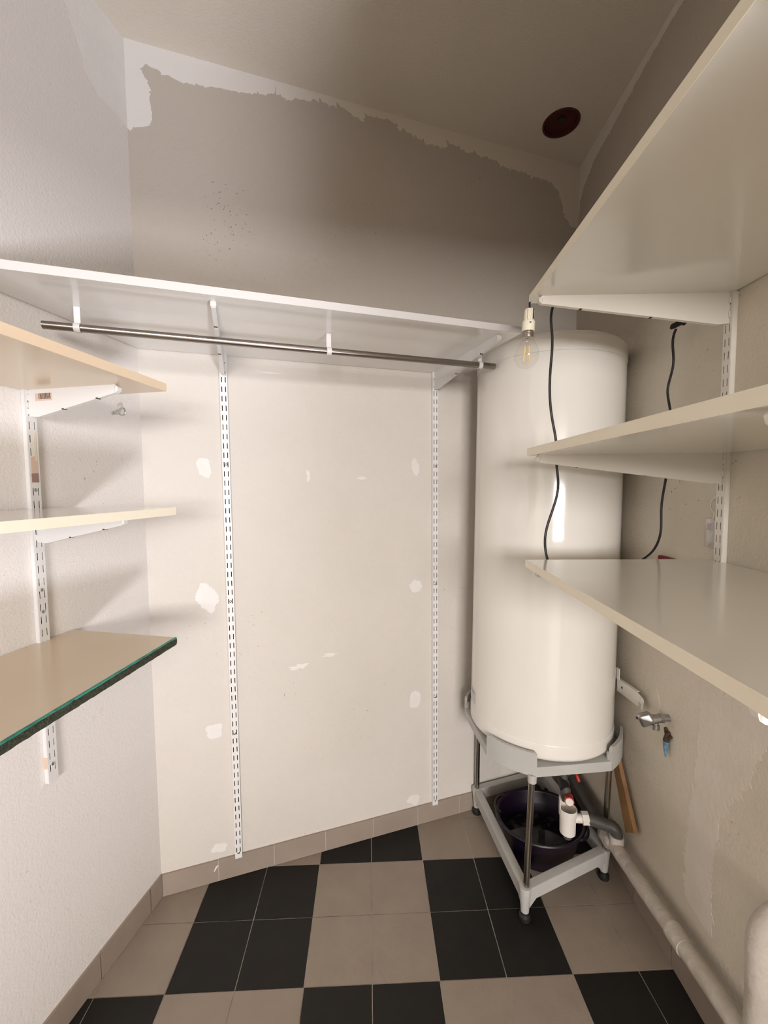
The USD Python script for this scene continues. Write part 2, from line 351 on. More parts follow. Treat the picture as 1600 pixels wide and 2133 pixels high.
def band(pts, x0, x1, seed, amp=.0035): return Polygon([*map(tuple, ragged_line(pts, seed, amp)), (x1, CEIL), (x0, CEIL)]).buffer(0)
obj('plaster_band', on_back(unary_union([band(band1, .0, .4641, 1), band(band2, .464, 1.78, 2, .0055)]).buffer(.0005)), 'plaster_band', wall_back, smooth=False)
g = np.random.default_rng(21); sp_ = []
for _ in range(60):
    c_ = g.choice([0, 1, 2]); cs_, cz_ = ((.26, 2.29), (.27, 2.44), (.33, 2.36))[c_]
    sp_.append(ragged(g.normal(cs_, .035), g.normal(cz_, .035), g.uniform(.0007, .0024), g.uniform(.0007, .0024), int(g.integers(1e6)), n=10))
tag(obj('mould_specks', on_back(unary_union(sp_), .0004), 'mould', wall_back, smooth=False), kind='stuff')
bl = [(.02, 2.60), (-.047, 2.61), (-.107, 2.607), (-.144, 2.64), (-.164, 2.685), (-.183, 2.728), (-.215, 2.80), (-.25, CEIL)]
obj('plaster_band', on_left(Polygon([*map(tuple, ragged_line(bl, 3, .002)), (.02, CEIL)]).buffer(0)), 'plaster', wall_left, smooth=False)
# right wall plaster: strip along the ceiling, broad vertical repair low down (follows the wall's slight lean)
def on_right(poly, th=.0005):
    m = ext(poly, th+.006, 0)
    v = m.vertices; f = np.clip(v[:, 1]/CEIL, 0, 1)
    s0, s1 = RR0[None], RR1[None]
    Ln = np.linalg.norm(RC0-RR0); u = (v[:, 0]/Ln)[:, None]
    base = s0*(1-u)+RC0[None]*u; top = s1*(1-u)+RC1[None]*u
    q = base*(1-f[:, None])+top*f[:, None]
    q = q + np.array([[-1, .06]])*(v[:, 2:3]-.006)
    m.vertices = np.stack([q[:, 0], q[:, 1], v[:, 1]], 1); m.fix_normals(); return m
U0 = float((np.array([.905,1.1])-RR0)@((RC0-RR0)/np.linalg.norm(RC0-RR0)))    # distance along the right wall of y = 1.1
pr = [(U0+.87, 2.55), (U0+.845, 2.63), (U0+.825, 2.718), (U0+.79, 2.758), (U0+.692, 2.80), (U0+.559, 2.81), (U0+.476, 2.82), (U0+.346, 2.835), (U0+.2, 2.84), (U0-.3, 2.85)]
obj('plaster_band', on_right(Polygon([*map(tuple, ragged_line(pr, 5, .003)), (U0-.3, CEIL), (U0+.87, CEIL)]).buffer(0)), 'plaster_dull', wall_right, smooth=False)
pv = [(U0-.02, .95), (U0-.01, .78), (U0+.0, .62), (U0+.015, .48), (U0+.02, .36), (U0+.015, .27)]
pv2 = [(U0-.09, .25), (U0-.08, .42), (U0-.10, .6), (U0-.18, .75), (U0-.25, .95)]
obj('plaster_strip', on_right(Polygon([*map(tuple, ragged_line(pv, 6, .005)), *map(tuple, ragged_line(pv2, 7, .006))]).buffer(0), .0005), 'plaster_dull', wall_right, smooth=False)
obj('plaster_patch', on_right(ragged(U0+.185, .735, .045, .05, 8), .001), 'wall_right_paint', wall_right, smooth=False)

# round duct opening in the ceiling
dt = thing('ceiling_duct', 'round dark red duct opening in the ceiling above the water heater', 'duct', (HOLE[0], HOLE[1], CEIL))
obj('duct_sleeve', lathe([(HOLE[2]-.006, -.004), (HOLE[2]+.001, -.004), (HOLE[2]+.001, .118), (HOLE[2]-.006, .118)], 48, True), 'dark_red', dt)
obj('duct_plug', lathe([(0, .020), (.02, .016), (HOLE[2]-.006, .012), (HOLE[2]-.006, .03), (0, .03)], 48), 'dark_red', dt)
obj('knockout', lathe([(0, .008), (.012, .009), (.014, .016), (0, .018)], 20), 'hole_dark', dt)

# ------------------------------------------------------------------ shelves
TH = .019
def shelf(name_label, poly, z0, front, angle_edge_mat, panel_mat='melamine_white', origin=None):
    c = np.array(poly.centroid.coords[0]); o = (c[0], c[1], z0)
    s = thing('shelf_board', name_label, 'shelf', o)
    obj('panel', ext(affinity.translate(poly, -c[0], -c[1]), TH), panel_mat, s, smooth=False)
    f0, f1 = np.array(front[0])-c, np.array(front[1])-c; d = (f1-f0)/np.linalg.norm(f1-f0); nn = np.array([d[1], -d[0]])
    if angle_edge_mat:
        e = Polygon([f0, f1, f1+nn*.0012, f0+nn*.0012])
        obj('edge_strip', ext(e, TH+.0004, -.0002), angle_edge_mat, s, smooth=False)
    return s, c, (f0, f1, d, nn)
# long shelf on the back wall (left end mitred against the left wall)
D_B, ZB = .489, 1.917
sR = 1.128
t_hit = D_B/math.sin(math.radians(60.27))
P0, P1, P2 = A+tB*.003+nB*.003, A+tB*sR+nB*.003, A+tB*sR+nB*D_B
P3 = A - tL*t_hit + nL*.003
shelf('long white shelf board on the back wall above the steel clothes rail', Polygon([P0, P1, P2, P3]), ZB, (P3, P2), 'edge_white')
# three short shelves on the left wall
LT0, LT1 = -1.16, -.283
def left_poly(d0, d1): return Polygon([A+tL*LT0+nL*.003, A+tL*LT1+nL*.003, A+tL*LT1+nL*d1, A+tL*LT0+nL*d0]), (A+tL*LT1+nL*d1, A+tL*LT0+nL*d0)
pl, fr = left_poly(.40, .325)
shelf('short left wall shelf with tan underside and beech edge, topmost of the three', pl, 1.702, fr[::-1], 'edge_beech', 'melamine_tan')
pl, fr = left_poly(.352, .338)
shelf('short white shelf on the left wall, middle of the three', pl, 1.392, fr[::-1], 'edge_cream')
pl, fr = left_poly(.40, .322)
s3, c3, (f0, f1, d3, n3) = shelf('tan shelf with raw broken green-black front edge, lowest on the left wall', pl, 1.053, fr[::-1], None, 'melamine_tan')
# its torn front edge: rough dark chipboard with a thin teal line along the top
nE = 260; Ln = np.linalg.norm(f1-f0); V = []; rows = 7
for i in range(nE+1):
    for j in range(rows):
        w = j/(rows-1); q = f0 + d3*(Ln*i/nE)
        dpt = .0015 + .0025*meshkit.noise(np.array([[i*.35, j*1.7, .3]]), 3)[0] + .0022*math.sin(math.pi*w)
        V.append((*(q+n3*max(dpt, .0004)), TH*w*.93-.0006*(j == 0)))
Fc = []
for i in range(nE):
    for j in range(rows-1):
        a = i*rows+j; Fc += [(a, a+rows, a+rows+1), (a, a+rows+1, a+1)]
obj('broken_edge', trimesh.Trimesh(V, Fc, process=False), 'chipboard', s3, smooth=False, label='rough dark raw chipboard edge')
V = []
for i in range(nE+1):
    q = f0 + d3*(Ln*i/nE); e = .0006+.0016*abs(meshkit.noise(np.array([[i*.12, .2, 9.]]), 5)[0]); zz = .0045*abs(meshkit.noise(np.array([[i*.06, 4.2, 1.]]), 6)[0])
    V += [(*(q-n3*.0006), TH+.0003), (*(q+n3*(e+.0024)), TH-.0003), (*(q+n3*(e+.0030)), TH*.95-zz*.8)]
Fc = []
for i in range(nE):
    for j in range(2):
        a = i*3+j; Fc += [(a, a+3, a+4), (a, a+4, a+1)]
obj('teal_line', trimesh.Trimesh(V, Fc, process=False), 'teal_edge', s3, smooth=False, label='thin teal line along the top edge')
# three deep shelves on the right wall
RT0, RT1, D_R = -.80, -.032, .487
def right_poly(): return Polygon([RA+tR*RT0+nR*.006, RA+tR*RT1+nR*.006, RA+tR*RT1+nR*D_R, RA+tR*RT0+nR*D_R]), (RA+tR*RT1+nR*D_R, RA+tR*RT0+nR*D_R)
for z, lb in ((1.926, 'deep white shelf with cream edge under the ceiling on the right, topmost of three'), (1.5365, 'deep white shelf with cream edge at eye level on the right, middle of three'), (1.2425, 'deep white shelf with shiny top on the right, lowest of three')):
    pl, fr = right_poly(); shelf(lb, pl, z, fr, 'edge_cream', 'melamine_cream')
Z_RT, Z_RM, Z_RL = 1.926, 1.5365, 1.2425

# ------------------------------------------------------------------ double-slot rails and brackets (local: x along wall, y out of wall, z up)
PITCH_R, RW, RD = .0325, .025, .014
def make_rail(label, loc, ang, length, screws, first=.012, matn='white_steel'):
    r = thing('wall_rail', label, 'shelf rail', loc, ang, 'double-slot wall rails')
    face = sbox(-RW/2, 0, RW/2, length); holes = []
    k = 0
    while first+k*PITCH_R+.018 < length-.006:
        z = length-first-k*PITCH_R-.018
        for x in (-.0062, .0062):
            holes.append(LineString([(x, z+.0013), (x, z+.0177)]).buffer(.0014, 4))
        k += 1
    holes.append(unary_union([Point(0, z).buffer(.004, 6) for z in screws]))
    face = face.difference(unary_union(holes))
    m = [xform(ext(face, .0016), (1, 0, 0), (0, 0, 1), (0, -1, 0), (0, RD, 0))]
    for s in (-1, 1):
        x0, x1 = sorted((s*RW/2, s*(RW/2-.0016))); m.append(box(x0, x1, 0, RD-.0008, 0, length))
    m.append(box(-RW/2, RW/2, .0002, .0008, 0, length))
    for q in m: q.fix_normals()
    obj('channel', m, matn, r, smooth=False)
    obj('channel_shade', box(-RW/2+.002, RW/2-.002, .0009, .0018, .001, length-.001), 'hole_dark', r, smooth=False)  # dark sheet standing for the shade seen through the slots
    for z in screws:
        s = lathe([(.0, .0022), (.003, .0017), (.0046, .0006), (.0048, -.001), (0, -.001)][::-1], 16)
        obj('screw', [xform(s, (1, 0, 0), (0, 0, 1), (0, -1, 0), (0, RD-.0002, z))*1 if False else xform(s, (1, 0, 0), (0, 0, -1), (0, 1, 0), (0, RD-.0002, z))], 'screw', r)
    return r
angLB, angBB = aL+math.pi, aB+math.pi
def Lloc(t, z): q = L3(t, 0, z); return q
z0 = .076
rail_bl = make_rail('tall white slotted rail on the back wall nearest the left corner', B3(.262, 0, z0), angBB, ZB-z0, [1.539-z0, 1.051-z0, .560-z0, .098-z0])
rail_br = make_rail('tall white slotted rail on the back wall beside the water heater', B3(1.068, 0, z0), angBB, ZB-z0, [1.538-z0, 1.048-z0, .560-z0, .097-z0])
z0 = .70
rail_l = make_rail('shorter white slotted rail with torn label behind the left shelves', L3(-.370, 0, z0), angLB, 1.702-z0, [1.458-z0, 1.150-z0, 1.206-z0, .748-z0])
z0 = 1.02
rail_r = make_rail('white slotted rail on the right wall between the shelves, zip tied bag beside it', R3(-.070, 0, z0), aR, Z_RT-z0, [1.450-z0], matn='cream_steel')
dup(rail_r, 'white slotted rail on the right wall nearest the viewer', R3(-.735, 0, z0), aR)

def make_bracket(label, loc, ang, length, h0, group, matn='white_steel', stickers=()):
    """loc: top of the bracket at the rail face; arm runs along +y, tapering, nose rounded"""
    b = thing('shelf_bracket', label, 'shelf bracket', loc, ang, group)
    w = .011; h1 = .019
    prof = Polygon([(RD+.0005, 0), (length-.008, 0), (length, -.007), (length-.002, -h1+.004), (length-.008, -h1), (RD+.028, -h0), (RD+.0005, -h0+.002)]).buffer(-.003).buffer(.003, 6)
    outer = xform(ext(prof, w), (0, 1, 0), (0, 0, 1), (1, 0, 0), (-w/2, 0, 0))
    obj('arm', outer, matn, b, smooth=25)
    nose = hull_spheres([((sx*(w/2-.0035+.0012), length-.0065, zz), .0045) for sx in (-1, 1) for zz in (-.0068, -h1+.0062)])
    obj('nose', nose, matn, b)
    for zz in (-.012, -.045):
        obj('hook', box(-.0075, .0075, RD-.008, RD+.004, zz-.014, zz), matn, b, smooth=False)
    for f in (.42, .78):
        zc = -h0+(h0-h1)*(f*length-RD-.028)/(length-.036-RD)
        obj('dimple', box(-.0035, .0058, f*length-.003, f*length+.003, zc-.0004, zc+.0022), 'hole_dark', b, smooth=False)
    for (y0, y1, za, zb) in stickers:
        for sx in (1,):
            st = obj('barcode_sticker', box(sx*w/2-.0002, sx*w/2+.0006, y0, y1, za, zb), 'sticker', b, smooth=False)
            bars = []; x = y0+.010; g = np.random.default_rng(int(y0*1e5))
            while x < y1-.004:
                ww = g.choice([.0007, .0012, .0018]); bars.append(box(w/2+.0006, w/2+.00075, x, x+ww, za+.004, zb-.0006)); x += ww+g.choice([.0007, .0012])
            obj('barcode', bars, 'ink', st, smooth=False)
    return b
GB = 'white tapered shelf brackets'
bk = make_bracket('white bracket under the long back shelf nearest the left corner', B3(.262, 0, ZB), angBB, .470, .072, 'brackets under the long back shelf')
dup(bk, 'white bracket under the long back shelf beside the water heater', B3(1.068, 0, ZB), angBB)
lb = make_bracket('white bracket with barcode sticker under the topmost left shelf', L3(-.370, 0, 1.702), angLB, .272, .066, 'brackets under the left shelves', stickers=[(.036, .085, -.028, -.010)])
dup(lb, 'white bracket with barcode sticker under the middle left shelf', L3(-.370, 0, 1.392), angLB)
dup(lb, 'white bracket under the tan broken-edged left shelf', L3(-.370, 0, 1.053), angLB)
rb = make_bracket('cream bracket under the top right shelf, cable hanging behind its tip', R3(-.070, 0, Z_RT), aR, .478, .076, 'brackets under the right shelves', 'cream_steel')
dup(rb, 'cream bracket under the middle right shelf beside the water heater', R3(-.070, 0, Z_RM), aR)
dup(rb, 'bracket under the shiny lowest right shelf, only its tip showing at the corner', R3(-.070, 0, Z_RL), aR)
for z, lbl in ((Z_RT, 'rounded bracket tip under the top right shelf at the picture edge'), (Z_RM, 'rounded bracket tip under the middle right shelf at the picture edge'), (Z_RL, 'rounded bracket tip under the lowest right shelf near the picture edge')):
    dup(rb, lbl, R3(-.735, 0, z), aR)
# labels on the left rail
obj('torn_label', on_left(Polygon([(-.366, 1.606), (-.361, 1.606), (-.3595, 1.585), (-.361, 1.560), (-.3685, 1.556), (-.3665, 1.58)]), .0003).apply_translation([*(nL*RD), 0]) if False else
    [xform(ext(Polygon([(-.0085, .83), (-.003, .83), (-.0005, .876), (-.0055, .906), (-.0085, .90), (-.0065, .86)]), .0005), (1, 0, 0), (0, 0, 1), (0, -1, 0), (0, RD+.0006, 0))], 'sticker_torn', rail_l, smooth=False, label='torn yellowed remains of a label')
obj('label_scrap', xform(ext(Polygon([(-.0085, .800), (.0085, .798), (.0088, .838), (-.001, .842), (-.0085, .834)]), .0005), (1, 0, 0), (0, 0, 1), (0, -1, 0), (0, RD+.0005, 0)), 'sticker', rail_l, smooth=False, label='brown label scrap')
obj('label_scrap', xform(ext(Polygon([(-.0085, .777), (.0085, .777), (.0085, .799), (-.0085, .800)]), .0006), (1, 0, 0), (0, 0, 1), (0, -1, 0), (0, RD+.0006, 0)), 'sticker_dark', rail_l, smooth=False, label='dark brown label scrap')
obj('label_scrap', box(RW/2-.0002, RW/2+.0005, .001, .013, .040, .070), 'sticker', rail_l, smooth=False, label='small tan label scrap low on the rail')

# ------------------------------------------------------------------ clothes rail hung under the back shelf
ZR = 1.864
rod_c = lambda s, n: B3(s, n, ZR)
# rod ends measured in (s, n) of the back wall
E0, E1 = np.array([-.799, 1.091]), np.array([.434, 1.450])
rd = (E1-E0)/np.linalg.norm(E1-E0); rl = np.linalg.norm(E1-E0); ra = math.atan2(rd[1], rd[0])
rod = thing('clothes_rail', 'brushed steel clothes rail hanging below the long back shelf', 'clothes rail', (E0[0], E0[1], ZR), ra)
obj('tube', lathe([(.0082, 0), (.0098, .0005), (.0098, rl-.0005), (.0082, rl), (.0082, 0)], 28).apply_transform(trimesh.transformations.rotation_matrix(math.pi/2, (0, 1, 0))), 'brushed_steel', rod)
obj('tube_cap', cyl((rl-.012, 0, 0), (rl-.002, 0, 0), .0083), 'hole_dark', rod)
def make_clip(label, d):
    q = E0+rd*d
    c = thing('rail_clip', label, 'rail clip', (q[0], q[1], ZR), ra, 'white straps holding the clothes rail')
    ring = Point(0, 0).buffer(.0118, 24).difference(Point(0, 0).buffer(.0100, 24))
    obj('loop', xform(ext(ring, .014), (0, 1, 0), (0, 0, 1), (1, 0, 0), (-.007, 0, 0)), 'white_steel', c)
    obj('strap', box(-.007, .007, -.001, .001, .0108, ZB-ZR-.001), 'white_steel', c, smooth=False)
    obj('foot', box(-.007, .007, -.001, .020, ZB-ZR-.0016, ZB-ZR-.0002), 'white_steel', c, smooth=False)
    return c
cl = make_clip('white strap clip holding the left end of the steel clothes rail', .074)
for d, lbl in ((.712, 'white strap clip at the middle of the steel clothes rail'), (rl-.058, 'white strap clip at the right end of the steel clothes rail')):
    q = E0+rd*d; dup(cl, lbl, (q[0], q[1], ZR), ra)

# screw hook in the left wall
hk = thing('screw_hook', 'zinc screw hook in the left wall below the topmost shelf', 'hook', L3(-.112, 0, 1.688), angLB)
a = np.linspace(math.radians(200), math.radians(-110), 26)
hp = [(0, -.004, 0), (0, .012, 0), (0, .018, -.001)] + [(.0, .034+.011*math.cos(x), .0045+.011*math.sin(x)) for x in np.linspace(math.radians(205), math.radians(500), 24)]
obj('shank', tube(spline(hp, 60), .0027, 10), 'zinc', hk)
obj('collar', cyl((0, .001, 0), (0, .006, 0), .0048, 18), 'zinc', hk)

# ------------------------------------------------------------------ water heater on its stand
WR = .256
WB, WT = np.array([.646, 1.549]), np.array([.672, 1.571])
ZT0, ZT1 = .540, 1.946
wh = thing('water_heater', 'tall white cylindrical electric water heater in the right corner', 'water heater', (0, 0, 0))
ax = np.array([*(WT-WB), ZT1-ZT0]); H = ZT1-ZT0
ez = ax/np.linalg.norm(ax); ex_ = np.cross((0, 1, 0), ez); ex_ /= np.linalg.norm(ex_); ey_ = np.cross(ez, ex_)
def onheater(m): return xform(m, ex_, ey_, ez, (WB[0], WB[1], ZT0))
hs0, hs1 = .062, H-.072
obj('shell', onheater(lathe([(0, hs0-.02), (WR-.004, hs0-.02), (WR, hs0+.001), (WR, hs1), (WR-.004, hs1+.01), (0, hs1+.01)], 128)), 'enamel', wh, smooth=40)
capb = [(0, 0), (WR-.030, 0)] + [(WR-.030+.0315*math.sin(x), .022-.022*math.cos(x)) for x in np.linspace(.2, math.pi/2, 8)] + [(WR+.0015, hs0-.003), (WR-.0005, hs0), (WR-.004, hs0-.002), (0, hs0-.002)]
obj('bottom_cap', onheater(lathe(capb, 128)), 'enamel', wh, smooth=40)
capt = [(0, hs1+.002), (WR-.003, hs1+.001), (WR+.0018, hs1+.003), (WR+.0022, hs1+.010), (WR+.0018, hs1+.046)] + [(WR-.028+.0298*math.cos(x), hs1+.046+.024*math.sin(x)) for x in np.linspace(0.15, math.pi/2, 9)] + [(WR-.08, H+.002), (0, H+.006)]
obj('top_cap', onheater(lathe(capt, 128)), 'enamel', wh, smooth=40)
# fixing bracket reaching to the wall at the heater's right-hand side
bz = .727-ZT0
b0 = np.array([.888, 1.424, .742]); b1 = np.array([.899, 1.300, .742])
dd = (b1-b0)/np.linalg.norm(b1-b0); sd = np.array([dd[1], -dd[0], 0.0])
if sd[0] > 0: sd = -sd
plate = Polygon([(-.012, -.024), (.0, -.024), (.085, -.026), (.095, -.026), (.095, -.012), (.099, -.006), (.101, -.022), (.113, -.030), (.117, .0), (.113, .010), (.085, .020), (-.012, .022)])
plate = plate.difference(Point(.014, -.001).buffer(.0042, 8)).difference(LineString([(.104, -.030), (.104, -.012)]).buffer(.002))
pm = xform(ext(plate, .0025), dd, (0, 0, 1), np.cross(dd, (0, 0, 1)), b0)
lip = Polygon([(-.012, .0), (.085, .0), (.113, .0), (.113, .008), (-.012, .008)])
lm = box(-.012, .086, 0, .009, .0195, .0215)
bkt = obj('wall_bracket', [pm, xform(lm, dd, -np.cross(dd, (0, 0, 1)), (0, 0, 1), b0), xform(box(-.014, -.002, -.002, .003, .02, .062), dd, (0, 0, 1), np.cross(dd, (0, 0, 1)), b0) if False else xform(box(-.016, -.002, -.003, .0, .02, .060), dd, np.cross((0, 0, 1), dd), (0, 0, 1), b0)], 'enamel', wh, smooth=False)
obj('bolt_head', [cyl(b0+dd*.014-np.cross(dd, (0, 0, 1))*.0015, b0+dd*.014+np.cross(dd, (0, 0, 1))*.0030, .0035, 10)], 'hole_dark', wh)
# label line low on the left of the shell
def on_shell(a0, a1, za, zb, off): 
    aa = np.linspace(a0, a1, 8); V = []
    for q in aa: V += [((WR+off)*math.cos(q), (WR+off)*math.sin(q), za), ((WR+off)*math.cos(q), (WR+off)*math.sin(q), zb)]
    Fc = []
    for i in range(len(aa)-1): Fc += [(2*i, 2*i+2, 2*i+3), (2*i, 2*i+3, 2*i+1)]
    return onheater(trimesh.Trimesh(V, Fc, process=False))
obj('data_plate', on_shell(math.radians(166), math.radians(186), .085, .135, .0006), 'edge_white', wh, smooth=False)
obj('data_plate_line', on_shell(math.radians(168), math.radians(184), .1245, .1275, .0010), 'ink', wh, smooth=False)

# stand: ring with four holding tabs, four tube legs, lower frame, feet
RCN = np.array([.650, 1.556]); RZ0, RZ1, RZT = .507, .5405, .586
st = thing('heater_stand', 'grey four-legged steel stand carrying the white water heater', 'stand', (RCN[0], RCN[1], 0))
TAB = [(211, 247), (301, 337), (31, 67), (121, 157)]
ro = .286
def pol(r, a): return (r*math.cos(math.radians(a)), r*math.sin(math.radians(a)))
outer = []
for a0, a1 in sorted(TAB): outer += [pol(ro, x) for x in np.linspace(a0, a1, 12)]
outer = Polygon(outer).buffer(-.012).buffer(.012, 8)
ringp = outer.difference(outer.buffer(-.034))
obj('ring', ext(ringp, RZ1-RZ0, RZ0), 'stand_grey', st, smooth=30)
for a0, a1 in TAB:
    Lt = ro*math.radians(a1-a0); Ht = RZT-RZ0
    tb = sbox(0, 0, Lt, Ht).buffer(-.012).buffer(.012, 6).union(sbox(0, 0, Lt, Ht-.02))
    tm = ext(tb, .010); tm = tm.subdivide_to_size(.02)
    v = tm.vertices; aa = math.radians(a0)+v[:, 0]/ro; rr_ = ro-.0100+v[:, 2]
    tm.vertices = np.stack([rr_*np.cos(aa), rr_*np.sin(aa), RZ0+.0004+v[:, 1]], 1); tm.fix_normals()
    obj('tab', tm, 'stand_grey', st, smooth=30)
    for e in (a0+2, a1-2):
        px, py = pol(ro-.012, e)
        obj('tab_peg', hull_spheres([((px, py, RZ0+.02), .0105), ((px, py, RZ0+.048), .0105)]), 'stand_grey', st)
feet = [np.array([.510, 1.306]), np.array([.466, 1.768]), np.array([.857, 1.440]), np.array([.806, 1.868])]
tops = [np.array([.528, 1.306]), np.array([.470, 1.762]), np.array([.868, 1.440]), np.array([.806, 1.850])]
ZF = .118
def S3(q, z): return np.array([q[0]-RCN[0], q[1]-RCN[1], z])
for f, t in zip(feet, tops):
    ztop = RZ0+.004
    lg = obj('leg', cyl(S3(f+(t-f)*.2, ZF-.002), S3(t, ztop), .0102, 24), 'stand_tube', st, label='shiny steel tube')
    obj('leg_collar', lathe([(.0102, ztop-.030), (.0142, ztop-.028), (.0150, ztop), (.0102, ztop), (.0102, ztop-.030)], 24).apply_translation(S3(t, 0)), 'stand_grey', st)
    obj('foot_sleeve', lathe([(0, .030), (.0135, .030), (.0150, .050), (.0205, ZF-.003), (.0190, ZF+.001), (0, ZF+.001)], 24).apply_translation(S3(f, 0)), 'stand_grey', st)
    obj('foot_pad', lathe([(0, .0008), (.0185, .0008), (.0200, .004), (.0190, .016), (.0125, .022), (.0110, .034), (0, .034)], 24).apply_translation(S3(f, 0)), 'rubber', st)
order = [0, 2, 3, 1]
for i in range(4):
    p, q = feet[order[i]], feet[order[(i+1) % 4]]
    d = (q-p)/np.linalg.norm(q-p); ln = np.linalg.norm(q-p)
    m = rbox(.004, ln-.004, -.0155, .0155, ZF-.046, ZF, .003)
    # gussets under both ends
    gus = Polygon([(.008, -.046+.002), (.055, -.046+.002), (.016, -.075), (.008, -.075)])
    g1 = xform(ext(gus, .016, -.008), (1, 0, 0), (0, 0, 1), (0, -1, 0), (0, 0, ZF)); g2 = g1.copy(); g2.apply_transform(trimesh.transformations.reflection_matrix((ln/2, 0, 0), (1, 0, 0))); g2.invert()
    obj('frame_beam', xform(trimesh.util.concatenate([m, g1, g2]), [*d, 0], [-d[1], d[0], 0], (0, 0, 1), S3(p, 0)), 'stand_grey', st, smooth=30)

# ------------------------------------------------------------------ under the heater
BC = np.array([.668, 1.570])
bs = thing('wash_basin', 'dark purple round plastic basin under the water heater', 'basin', (BC[0], BC[1], 0))
prof = [(0, .003), (.116, .003), (.124, .006), (.163, .132), (.171, .136), (.173, .141), (.170, .145), (.161, .144), (.157, .138), (.145, .098), (.141, .095), (.119, .010), (0, .008)]
bowl = lathe(prof, 72); bowl.vertices[:, 1] *= .88; obj('bowl', bowl, 'purple', bs, smooth=50)
for ang in (150, 330):
    hp = [pol(.150, ang-20)+(.139,), pol(.170, ang-11)+(.140,), pol(.174, ang)+(.140,), pol(.170, ang+11)+(.140,), pol(.150, ang+20)+(.139,)]
    obj('handle', tube(spline(hp, 20), .0055, 10), 'purple', bs)
wt = lathe([(0, .058), (.1325, .058), (.1315, .055), (0, .055)], 64)
wt.vertices[:, 1] *= .88
wt = obj('basin_water', wt.apply_translation((BC[0], BC[1], 0)), 'water'); tag(wt, 'still grey water standing in the purple basin', 'water')

SX, SY = .722, 1.450
sf = thing('safety_valve', 'brass safety group with red knob and white disc under the heater', 'valve', (SX, SY, 0))
zc = .300
obj('valve_body', [cyl((-.004, .012, zc-.012), (-.012, .045, ZT0+.002), .0135, 18), hull_spheres([((-.004, .010, zc+.012), .019), ((-.006, .016, zc+.055), .016)])], 'pvc_grey', sf)
kd = np.array([-.36, -.92, .06]); kd /= np.linalg.norm(kd)
kc = np.array([.000, -.004, zc+.016])
obj('knob', [cyl(kc, kc+kd*.030, .0150, 24, .0165)], 'red_plastic', sf, label='red relief knob')
obj('knob_disc', cyl(kc+kd*.030, kc+kd*.0325, .0135, 24), 'pvc_white', sf, label='white disc on the red knob')
obj('inlet', cyl((.0, .02, zc+.085), (.062, .055, zc+.098), .0115, 16), 'brass', sf)
obj('union_nut', cyl((.018, .030, zc+.088), (.034, .040, zc+.092), .0165, 6), 'brass', sf)
obj('valve_lever', hull_spheres([((.040, .016, zc+.078), .0055), ((.043, .010, zc+.066), .0065), ((.040, .028, zc+.090), .004)]), 'red_plastic', sf, label='small red lever')
obj('tee', [cyl((-.012, .0, zc+.045), (-.012, .03, zc+.060), .019, 18)], 'rubber', sf)

sp = thing('drain_siphon', 'white plastic drain siphon cup below the red-knobbed safety valve', 'siphon', (SX, SY, 0))
zs0, zs1 = .172, .270
prof = [(0, zs0), (.024, zs0), (.0275, zs0+.004), (.0285, zs1-.032), (.0312, zs1-.028), (.0318, zs1-.002), (.0298, zs1), (.0285, zs1-.004), (.0265, zs0+.02), (0, zs0+.016)]
obj('cup', lathe(prof, 40), 'pvc_white', sp, smooth=40)
# raised lip at the back of the funnel
lipp = Point(0, 0).buffer(.0318, 32).difference(Point(0, 0).buffer(.0292, 32)).intersection(sbox(-.05, -.004, .012, .05))
obj('splash_lip', ext(lipp, .038, zs1-.004), 'pvc_white', sp)
obj('tail_plug', cyl((0, 0, zs0-.018), (0, 0, zs0+.004), .0145, 20), 'pvc_grey', sp)
obj('outlet', cyl((.022, -.004, .232), (.056, -.012, .236), .0155, 20), 'pvc_white', sp)
nut = cyl((.048, -.010, .2355), (.070, -.015, .238), .0235, 8); obj('outlet_nut', nut, 'pvc_white', sp, smooth=False)
OFF = .055
pA, pB = R3(.285, OFF, .168), R3(-.40, OFF, .228)
ed = thing('drain_elbow', 'dark grey plastic drain elbow running from the siphon to the wall pipe', 'pipe', (SX, SY, 0))
q0 = np.array([.066, -.014, .238]); q1 = R3(.285, OFF-.003, .236)-np.array([SX, SY, 0])
mid = [q0, q0+(q1-q0)*.35, q0+(q1-q0)*.70]
top = q1 + np.array([0, 0, .012]); e = []
for w in np.linspace(0, 1, 8)[1:]:
    e.append(mid[-1]*(1-w)**2 + 2*w*(1-w)*(q1+np.array([.002, 0, .008])) + w*w*(q1+np.array([0, 0, -.040])))
obj('pipe', tube(np.array(mid+e), .0205, 22), 'pvc_grey', ed, smooth=40)
obj('sleeve', cyl(q1+np.array([0, 0, -.058]), q1+np.array([0, 0, -.024]), .0235, 22), 'pipe_painted', ed, label='painted sleeve at the elbow foot')

dp = thing('drain_pipe', 'white painted drain pipe running along the foot of the right wall', 'pipe', (0, 0, 0))
path = spline([R3(.34, OFF, .164), pA, R3(.1, OFF+.001, .186), R3(-.1, OFF-.001, .203), pB, R3(-.62, OFF, .238)], 90)
rr = .0232 + .0012*meshkit.noise(np.stack([np.arange(90)*.35, np.zeros(90), np.zeros(90)], 1), 4)
obj('run', tube(path, rr, 26), 'pipe_painted', dp, smooth=50)
obj('coupling', cyl(R3(-.02, OFF, .1965), R3(-.075, OFF, .201), .0262, 26), 'pipe_painted', dp)
vq = R3(-.290, OFF-.002, 0)
vp = [(vq[0]+.004, vq[1], .20), (vq[0]+.002, vq[1], .34), (vq[0]+.002, vq[1]+.003, .43), (vq[0]+.010, vq[1]+.006, .495), (vq[0]+.035, vq[1]+.008, .520), (vq[0]+.08, vq[1]+.008, .524)]
obj('riser', tube(spline(vp, 40), .0245, 26), 'pipe_painted', dp, smooth=50)
